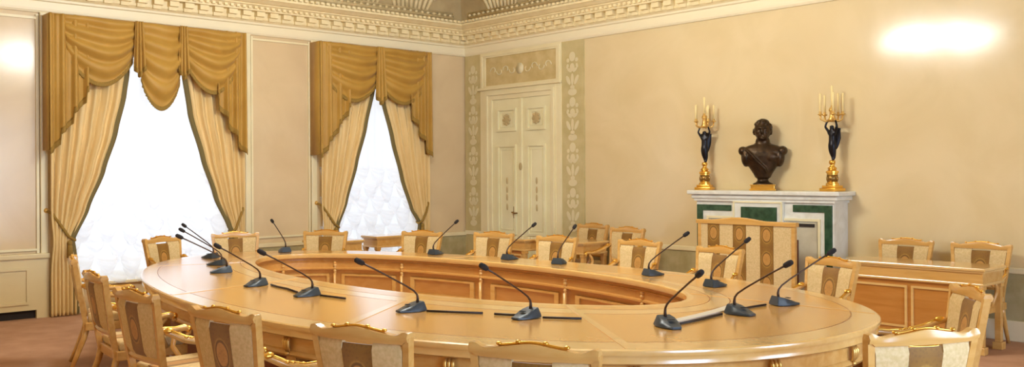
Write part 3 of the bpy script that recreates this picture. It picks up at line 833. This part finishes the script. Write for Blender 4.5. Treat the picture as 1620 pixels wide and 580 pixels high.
mics = [(2.16, -5.39, 'microphone at the extreme left tip of the ring table'), (2.97, -5.68, 'microphone second from the left tip of the ring table, before the large window'),
        (3.70, -5.97, 'microphone third from the left tip, beside the white table reflection'),
        (4.89, -6.23, 'microphone on the near left of the table with its head raised before the far chairs'), (5.75, -6.25, 'microphone on the near side left of the long one above the middle chair'),
        (6.93, -6.15, 'microphone on the near side in the middle of the picture, left of a long cable'), (7.67, -5.81, 'microphone on the near side above the frontmost chair'),
        (8.50, -5.44, 'nearest and lowest microphone at the right turn of the table, tip leaning right'), (8.51, -4.73, 'microphone at the right end, second back from the lowest one'),
        (8.47, -4.15, 'microphone at the far right tip in front of the armchair by the panelled desk'), (7.53, -3.62, 'microphone on the far right side in front of the chair by the fire screen'),
        (6.67, -3.34, 'microphone on the far side between two chairs left of the fire screen'), (5.33, -3.16, 'microphone on the far side in front of the two chairs at the wall desk'),
        (4.63, -3.20, 'microphone on the far side in front of the ivory double door'), (3.56, -3.36, 'microphone on the far side left of the door beside the painted pilaster'),
        (2.02, -4.42, 'microphone on the far side standing before the pier between the windows')]
for i, (x, y, lb) in enumerate(mics):
    dx, dy = (x-CXO)/RXO**2, (y-CYO)/RYO**2; rz = math.atan2(dy, dx)-PI/2+math.radians(MANG[i])
    if i == 0: MIC = make_mic(); MIC.location = (x, y, TZ+.003); MIC.rotation_euler = (0, 0, rz); MIC['label'] = lb
    else: dup(MIC, (x, y, TZ+.003), rz, lb)
def cable(pts, label, r=.008, m='cable', name='cable', flat=1):
    b = NB(); tube(b, [(p[0], p[1], TZ+r+.001) for p in pts], r, 6)
    tag(build(name, b, m, None, True), label, 'cable')
def arc_pts(a0, a1, t_, n=10):
    return [outer(a0+(a1-a0)*i/n).lerp(inner(a0+(a1-a0)*i/n), t_) for i in range(n+1)]
cable([(4.96, -6.13), (5.12, -6.16), (5.3, -6.17), (5.55, -6.22)], 'black cable lying between the two near-left microphones')
cable([(5.84, -6.19), (5.98, -6.17), (6.12, -6.15)], 'short black cable right of the second near-left microphone')
cable([(7.03, -6.10), (7.2, -6.00), (7.36, -5.90)], 'black cable running right from the middle microphone')
cable([(7.44, -5.87), (7.52, -5.83), (7.60, -5.79)], 'short black cable running into the left side of the microphone above the frontmost chair')
cable([(7.76, -5.75), (7.86, -5.68), (7.96, -5.61)], 'black cable right of the microphone above the frontmost chair')
cable([(8.50, -5.33), (8.49, -5.15), (8.46, -4.95), (8.45, -4.84)], 'black cable joining the nearest microphone to the next one on the right')
cable([(8.42, -4.62), (8.40, -4.45), (8.41, -4.28)], 'black cable joining the two microphones at the right tip')
b = NB()
pp = [(8.40, -5.42), (8.40, -5.2), (8.37, -4.95), (8.33, -4.7), (8.28, -4.5)]
for (x0, y0), (x1, y1) in zip(pp, pp[1:]):
    d = Vector((x1-x0, y1-y0, 0)).normalized(); n_ = Vector((-d.y, d.x, 0))*.035
    q = [Vector((x0, y0, TZ+.001))+n_, Vector((x0, y0, TZ+.001))-n_, Vector((x1, y1, TZ+.001))-n_, Vector((x1, y1, TZ+.001))+n_]
    lo = [b.verts.new(v) for v in q]; hi = [b.verts.new(v+Vector((0, 0, .008))) for v in q]
    b.faces.new(hi); b.faces.new(lo[::-1])
    for k in range(4): b.faces.new((lo[k], lo[(k+1) % 4], hi[(k+1) % 4], hi[k]))
tag(build('cable_cover', b, 'tape'), 'pale silvery cable cover strip by the microphones at the right end', 'cable cover')

# ------------------------------------------------------------------ chairs
def backy(x, z): return -.235-(z-.45)*.17-.028*(1-(x/.26)**2)
def half(z): return .205+.05*max(0, (z-.5)/.45)
def slab(bm, xa, xb, z0, z1, th, nx=10, nz=10):
    """curved upholstery slab following the back; xa/xb are fractions of the half width"""
    def P_(u, v, off):
        z = z0+(z1-z0)*v; x = (xa+(xb-xa)*u)*half(z)
        e = min(1, 6*min(v, 1-v)+.35); return Vector((x, backy(x, z)+off*e, z))
    F_ = [[bm.verts.new(P_(i/nx, j/nz, th)) for j in range(nz+1)] for i in range(nx+1)]
    B_ = [[bm.verts.new(P_(i/nx, j/nz, -th)) for j in range(nz+1)] for i in range(nx+1)]
    for i in range(nx):
        for j in range(nz):
            bm.faces.new((F_[i][j], F_[i+1][j], F_[i+1][j+1], F_[i][j+1])); bm.faces.new((B_[i][j], B_[i][j+1], B_[i+1][j+1], B_[i+1][j]))
    for i in range(nx):
        for j in (0, nz): bm.faces.new((F_[i][j], F_[i+1][j], B_[i+1][j], B_[i][j]))
    for j in range(nz):
        for i in (0, nx): bm.faces.new((F_[i][j], F_[i][j+1], B_[i][j+1], B_[i][j]))
def make_chair():
    t = thing('armchair', '', 'armchair')
    b = NB(); bx(b, -.25, .25, -.22, .25, .405, .475, bev=.022); build('seat', b, 'cream_fab', t, True)
    b = NB(); bx(b, -.085, .085, -.215, .256, .412, .4775, bev=.012); build('seat_stripe', b, 'stripe', t)
    b = NB(); bx(b, -.265, .265, -.24, .265, .34, .41, bev=.008)
    build('seat_frame', b, 'wood', t)
    for s in (-1, 1):
        b = NB(); rings = []
        lathe(b, [(.014, 0), (.020, .02), (.014, .05), (.018, .18), (.024, .30), (.030, .315), (.022, .33), (.028, .345), (.028, .36)], 12, (s*.235, .235, 0))
        lg = build('leg', b, 'wood', t, True, 40)
        b = NB(); lathe(b, [(.021, .31), (.033, .316), (.033, .322), (.021, .33)], 12, (s*.235, .235, 0)); build('gilt_ring', b, 'gold', lg, True)
        b = NB(); pts = [(s*.235, -.36, 0), (s*.232, -.31, .12), (s*.228, -.25, .28), (s*.226, -.225, .38)]
        tube(b, pts, [.017, .020, .024, .026], 8); build('leg', b, 'wood', t, True)
    # back: stiles, rails, crest
    b = NB()
    for s in (-1, 1):
        pts = [(s*(half(z)+.018), backy(half(z)*.98, z), z) for z in (.36, .46, .56, .66, .76, .86, .93)]
        g = []
        for (x, y, z) in pts:
            g.append([b.verts.new((x+dx, y+dy, z)) for dx, dy in ((-.017, -.02), (.017, -.02), (.017, .02), (-.017, .02))])
        for p, q in zip(g, g[1:]):
            for k in range(4): b.faces.new((p[k], p[(k+1) % 4], q[(k+1) % 4], q[k]))
        b.faces.new(g[0][::-1]); b.faces.new(g[-1])
    slab(b, -1.0, 1.0, .515, .56, .018, 10, 2)
    bmesh.ops.remove_doubles(b, verts=b.verts, dist=.0001)
    build('back_frame', b, 'wood', t)
    b = NB(); n = 36; secs = []
    for i in range(n+1):
        u = -1+2*i/n; x = u*.285
        zt = .945+.022*math.exp(-(u/.38)**2)+.014*math.exp(-((abs(u)-.93)/.09)**2)-.006*math.exp(-((abs(u)-.72)/.12)**2)
        zb = .893+(.008 if abs(u) < .9 else .02)
        y = backy(max(-.26, min(.26, x)), .93)-.006*math.exp(-((abs(u)-.96)/.08)**2)
        secs.append([b.verts.new((x, y+dy, z)) for dy, z in ((-.022, zb), (-.030, (zb+zt)/2), (-.020, zt), (.018, zt), (.026, (zb+zt)/2), (.020, zb))])
    for p, q in zip(secs, secs[1:]):
        for k in range(6): b.faces.new((p[k], p[(k+1) % 6], q[(k+1) % 6], q[k]))
    b.faces.new(secs[0][::-1]); b.faces.new(secs[-1]); cr = build('crest_rail', b, 'wood', t, True, 50)
    b = NB()
    tube(b, [(x, backy(x, .93), .950+.022*math.exp(-(x/.285/.38)**2)) for x in [-.15+.3*i/16 for i in range(17)]], .006, 6)
    for x in (-.15, -.06, .06, .15):
        z = .955+.022*math.exp(-(x/.285/.38)**2); ball(b, (x, backy(x, .93), z), (.013, .012, .008), 8)
    build('gilt_carving', b, 'gold', cr, True)
    b = NB(); slab(b, -.99, -.36, .555, .90, .022); slab(b, .36, .99, .555, .90, .022); build('back_upholstery', b, 'cream_fab', t, True, 50)
    b = NB(); slab(b, -.36, .36, .555, .885, .024); build('back_stripe', b, 'stripe', t, True, 50)
    for s in (-1, 1):
        b = NB()
        cp = [(s*.245, -.285, .735), (s*.262, -.235, .715), (s*.285, -.14, .665), (s*.295, -.03, .638), (s*.293, .07, .634), (s*.288, .135, .642), (s*.286, .165, .630), (s*.286, .168, .608), (s*.286, .145, .596)]
        tube(b, cp, [.013, .018, .020, .020, .019, .020, .018, .015, .012], 10)
        c2 = [(s*.286, .10, .62), (s*.284, .055, .575), (s*.278, .045, .53), (s*.268, .085, .46), (s*.256, .11, .40)]
        tube(b, c2, [.015, .018, .018, .017, .018], 10)
        ar = build('armrest', b, 'wood', t, True)
        b = NB(); tube(b, [(s*.262, -.25, .738), (s*.285, -.14, .688), (s*.297, -.03, .658), (s*.295, .07, .652), (s*.289, .135, .658), (s*.287, .175, .632), (s*.287, .165, .600)], [.014, .008, .007, .007, .009, .012, .012], 8)
        ball(b, (s*.262, -.235, .728), (.021, .035, .02), 8); ball(b, (s*.288, .160, .632), (.022, .022, .024), 10)
        for k in range(5): ball(b, (s*.292, -.14+.035*k, .683-.008*k), (.010, .018, .010), 6)
        build('gilt_scroll', b, 'gold', ar, True)
    return t
CH = None
# (x, y) of the middle of the crest rail
seats = [(1.28, -5.58, 'light wood armchair at the far left tip of the table before the white window'),
 (1.14, -4.61, 'armchair before the right curtain of the large window, on the far side'),
 (1.62, -3.62, 'armchair before the left curtain of the narrower window'),
 (2.62, -2.85, 'armchair on the far side below the right edge of the narrower window'),
 (3.46, -2.40, 'armchair on the far side in front of the left leaf of the ivory door'),
 (4.50, -2.36, 'armchair on the far side just right of the ivory door'),
 (5.57, -2.20, 'armchair on the far side left of the upholstered fire screen'),
 (6.72, -2.40, 'armchair on the far side standing before the upholstered fire screen'),
 (8.07, -2.77, 'armchair at the right end of the far side, beside the panelled desk'),
 (3.30, -7.15, 'leftmost of the near side chairs, seen edge-on beside the left curtain'),
 (4.84, -7.48, 'second near side chair from the left, seen almost edge-on'),
 (6.13, -7.66, 'third near side chair from the left, back with cream stripes turned to the viewer'),
 (7.27, -7.62, 'fourth near side chair from the left, its back just right of the one half hidden'),
 (8.27, -7.42, 'near side chair in the lower middle left of the photo, back square to the viewer'),
 (9.15, -7.15, 'frontmost chair at the bottom centre of the photo, only the upper back showing'),
 (10.09, -5.66, 'chair at the lower right corner whose pale back catches bluish daylight'),
 (9.62, -3.95, 'armchair seen from the side at the right tip of the table, gilt arm in profile')]
for i, (x, y, lb) in enumerate(seats):
    dx, dy = (x-CXO)/RXO**2, (y-CYO)/RYO**2; n_ = Vector((dx, dy, 0)).normalized()
    rz = math.atan2(-n_.y, -n_.x)-PI/2; loc = (x-n_.x*.33, y-n_.y*.33, 0)
    if i == 0: CH = make_chair(); CH.location = loc; CH.rotation_euler = (0, 0, rz); CH['label'] = lb; CH['group'] = 'armchairs around the ring table'
    else: dup(CH, loc, rz, lb, 'armchairs around the ring table')
for x, y, lb in ((3.06, -.27, 'armchair against the right wall behind the small open desk near the door'), (3.99, -.62, 'armchair standing at the right end of the small open desk near the door'),
                 (7.49, -.27, 'left armchair behind the panelled desk at the right wall'), (8.24, -.27, 'right armchair behind the panelled desk at the right wall')):
    dup(CH, (x, y-.33+.06, 0), PI, lb, 'armchairs along the right wall')

# ------------------------------------------------------------------ desks
def desk(label, x0, x1, y0, y1, zt, face, panel=True, legs=True):
    """face: 'y' = fronted towards -y, 'x' = fronted towards +x"""
    t = thing('desk', label, 'desk', ((x0+x1)/2, (y0+y1)/2, 0)); O_ = Vector(((x0+x1)/2, (y0+y1)/2, 0))
    def db(name, b, m, par=None, **k):
        o = build(name, b, m, par or t, **k)
        if par is None: o.location = -O_
        return o
    b = NB(); bx(b, x0, x1, y0, y1, zt-.03, zt, bev=.008); bx(b, x0+.015, x1-.015, y0+.015, y1-.015, zt-.045, zt-.03); db('desktop', b, 'wood_border')
    b = NB(); bx(b, x0+.03, x1-.03, y0+.03, y1-.03, zt-.14, zt-.045); db('apron', b, 'wood')
    b = NB(); bx(b, x0+.015, x1-.015, y0+.015, y1-.015, zt-.165, zt-.14, bev=.006); db('moulding', b, 'wood_border')
    for sx in (x0+.055, x1-.055):
        for sy in (y0+.055, y1-.055):
            b = NB(); bx(b, sx-.028, sx+.028, sy-.028, sy+.028, .07, zt-.16, bev=.004); bx(b, sx-.045, sx+.045, sy-.045, sy+.045, 0, .07, bev=.006); bx(b, sx-.036, sx+.036, sy-.036, sy+.036, zt-.20, zt-.165, bev=.004)
            db('leg', b, 'wood')
    if panel:
        b = NB()
        if face == 'y': bx(b, x0+.06, x1-.06, y0+.05, y0+.07, .12, zt-.15)
        else: bx(b, x1-.07, x1-.05, y0+.06, y1-.06, .12, zt-.15)
        db('modesty_panel', b, 'wood_mid')
        n = max(1, round((x1-x0 if face == 'y' else y1-y0)/.62)); 
        for k in range(n):
            b = NB()
            if face == 'y':
                w = (x1-x0-.16)/n; a0 = x0+.08+w*k+.02; frame_rect(b, 'y', y0+.05, a0, a0+w-.04, .17, zt-.21, .022, .014)
            else:
                w = (y1-y0-.16)/n; a0 = y0+.08+w*k+.02; frame_rect(b, 'x', x1-.05, a0, a0+w-.04, .17, zt-.21, .022, .014)
            db('panel_frame', b, 'wood_border')
    return t
desk('panelled light wood desk by the right wall with two armchairs behind it', 7.16, 8.58, -1.02, -.50, .785, 'y')
desk('small open wooden desk between the ivory door and the fireplace', 2.75, 3.66, -1.05, -.55, .775, 'y', panel=False)
desk('small wooden desk in front of the right leaf of the ivory door', 1.65, 2.60, -1.10, -.62, .765, 'y')
desk('low wooden desk before the narrower window, nearer the left curtain', .45, .98, -3.30, -2.62, .765, 'x')
desk('wooden desk before the narrower window, farther back by the right curtain', .30, .72, -2.25, -1.25, .775, 'x', panel=False)

# ------------------------------------------------------------------ upholstered fire screen
fs = thing('fire_screen', 'wide upholstered fire screen with three brown medallion stripes before the fireplace', 'screen', (6.01, -.93, 0))
X0, X1 = -.625, .625
b = NB()
for x in (X0+.02, X1-.02): bx(b, x-.022, x+.022, -.022, .022, 0, 1.11, bev=.004)
bx(b, X0+.02, X1-.02, -.016, .016, .18, .23)
build('frame', b, 'wood', fs)
b = NB(); n = 24; sec = []
for i in range(n+1):
    u = -1+2*i/n; x = u*.645; k = max(0, 1-abs(u+.12)/.62); zt = 1.13+.035*(k*k*(3-2*k))
    sec.append([b.verts.new((x, dy, z)) for dy, z in ((-.03, 1.085), (-.032, zt-.01), (-.022, zt), (.022, zt), (.032, zt-.01), (.03, 1.085))])
for p, q in zip(sec, sec[1:]):
    for k in range(6): b.faces.new((p[k], p[(k+1) % 6], q[(k+1) % 6], q[k]))
b.faces.new(sec[0][::-1]); b.faces.new(sec[-1]); build('top_rail', b, 'wood', fs)
b = NB(); bx(b, X0+.04, X1-.04, -.014, .014, .23, 1.09); build('cream_panel', b, 'cream_fab', fs)
for x0, x1 in ((-.49, -.33), (-.15, .02), (.20, .365)):
    b = NB(); c_ = (x0+x1)/2; bx(b, x0-c_, x1-c_, -.018, .018, .235, 1.085); o = build('medallion_stripe', b, 'stripe', fs); o.location = (c_, 0, 0)
for x in (X0+.02, X1-.02):
    b = NB(); bx(b, x-.03, x+.03, -.16, .16, 0, .045, bev=.012); build('foot', b, 'wood', fs)

# ------------------------------------------------------------------ chandelier over the table (its lamps light the room)
def chandelier(label, loc, n, R0, watts):
    t = thing('chandelier', label, 'chandelier', loc, 0, 'gilt chandeliers')
    top = cove(1)[1]-loc[2]
    b = NB(); tube(b, [(0, 0, -.1), (0, 0, top)], .018, 8); lathe(b, [(.02, -.35), (.07, -.3), (.12, -.22), (.06, -.12), (.10, .05), (.05, .2), (.03, .4)], 20); lathe(b, [(.03, top-.1), (.12, top-.03), (.14, top)], 20)
    build('stem', b, 'gold', t, True)
    for k in range(n):
        a = k*2*PI/n; c_, s_ = math.cos(a), math.sin(a); R_ = R0*(1, .45, .78, .62)[k % 4]
        b = NB(); tube(b, [(.06*c_, .06*s_, -.15), (.4*R_*c_, .4*R_*s_, -.28), (.8*R_*c_, .8*R_*s_, -.22), (R_*c_, R_*s_, -.12)], .014, 6)
        lathe(b, [(.01, -.13), (.045, -.12), (.05, -.105), (.016, -.10), (.016, -.03)], 12, (R_*c_, R_*s_, 0)); arm = build('arm', b, 'gold', t, True)
        b = NB(); ball(b, (R_*c_, R_*s_, .01), (.022, .022, .045), 10); build('bulb', b, 'bulb', arm, True)
        l = bpy.data.lights.new('candle_light', 'POINT'); l.energy = watts; l.color = WARM; l.shadow_soft_size = .07
        o = bpy.data.objects.new('candle_light', l); C.objects.link(o); o.parent = t; o.location = (R_*c_*1.0, R_*s_*1.0, .10)
chandelier('gilt chandelier with candle bulbs hanging over the centre of the ring table', (5.6, -5.0, 3.65), 16, .78, BULB_W)
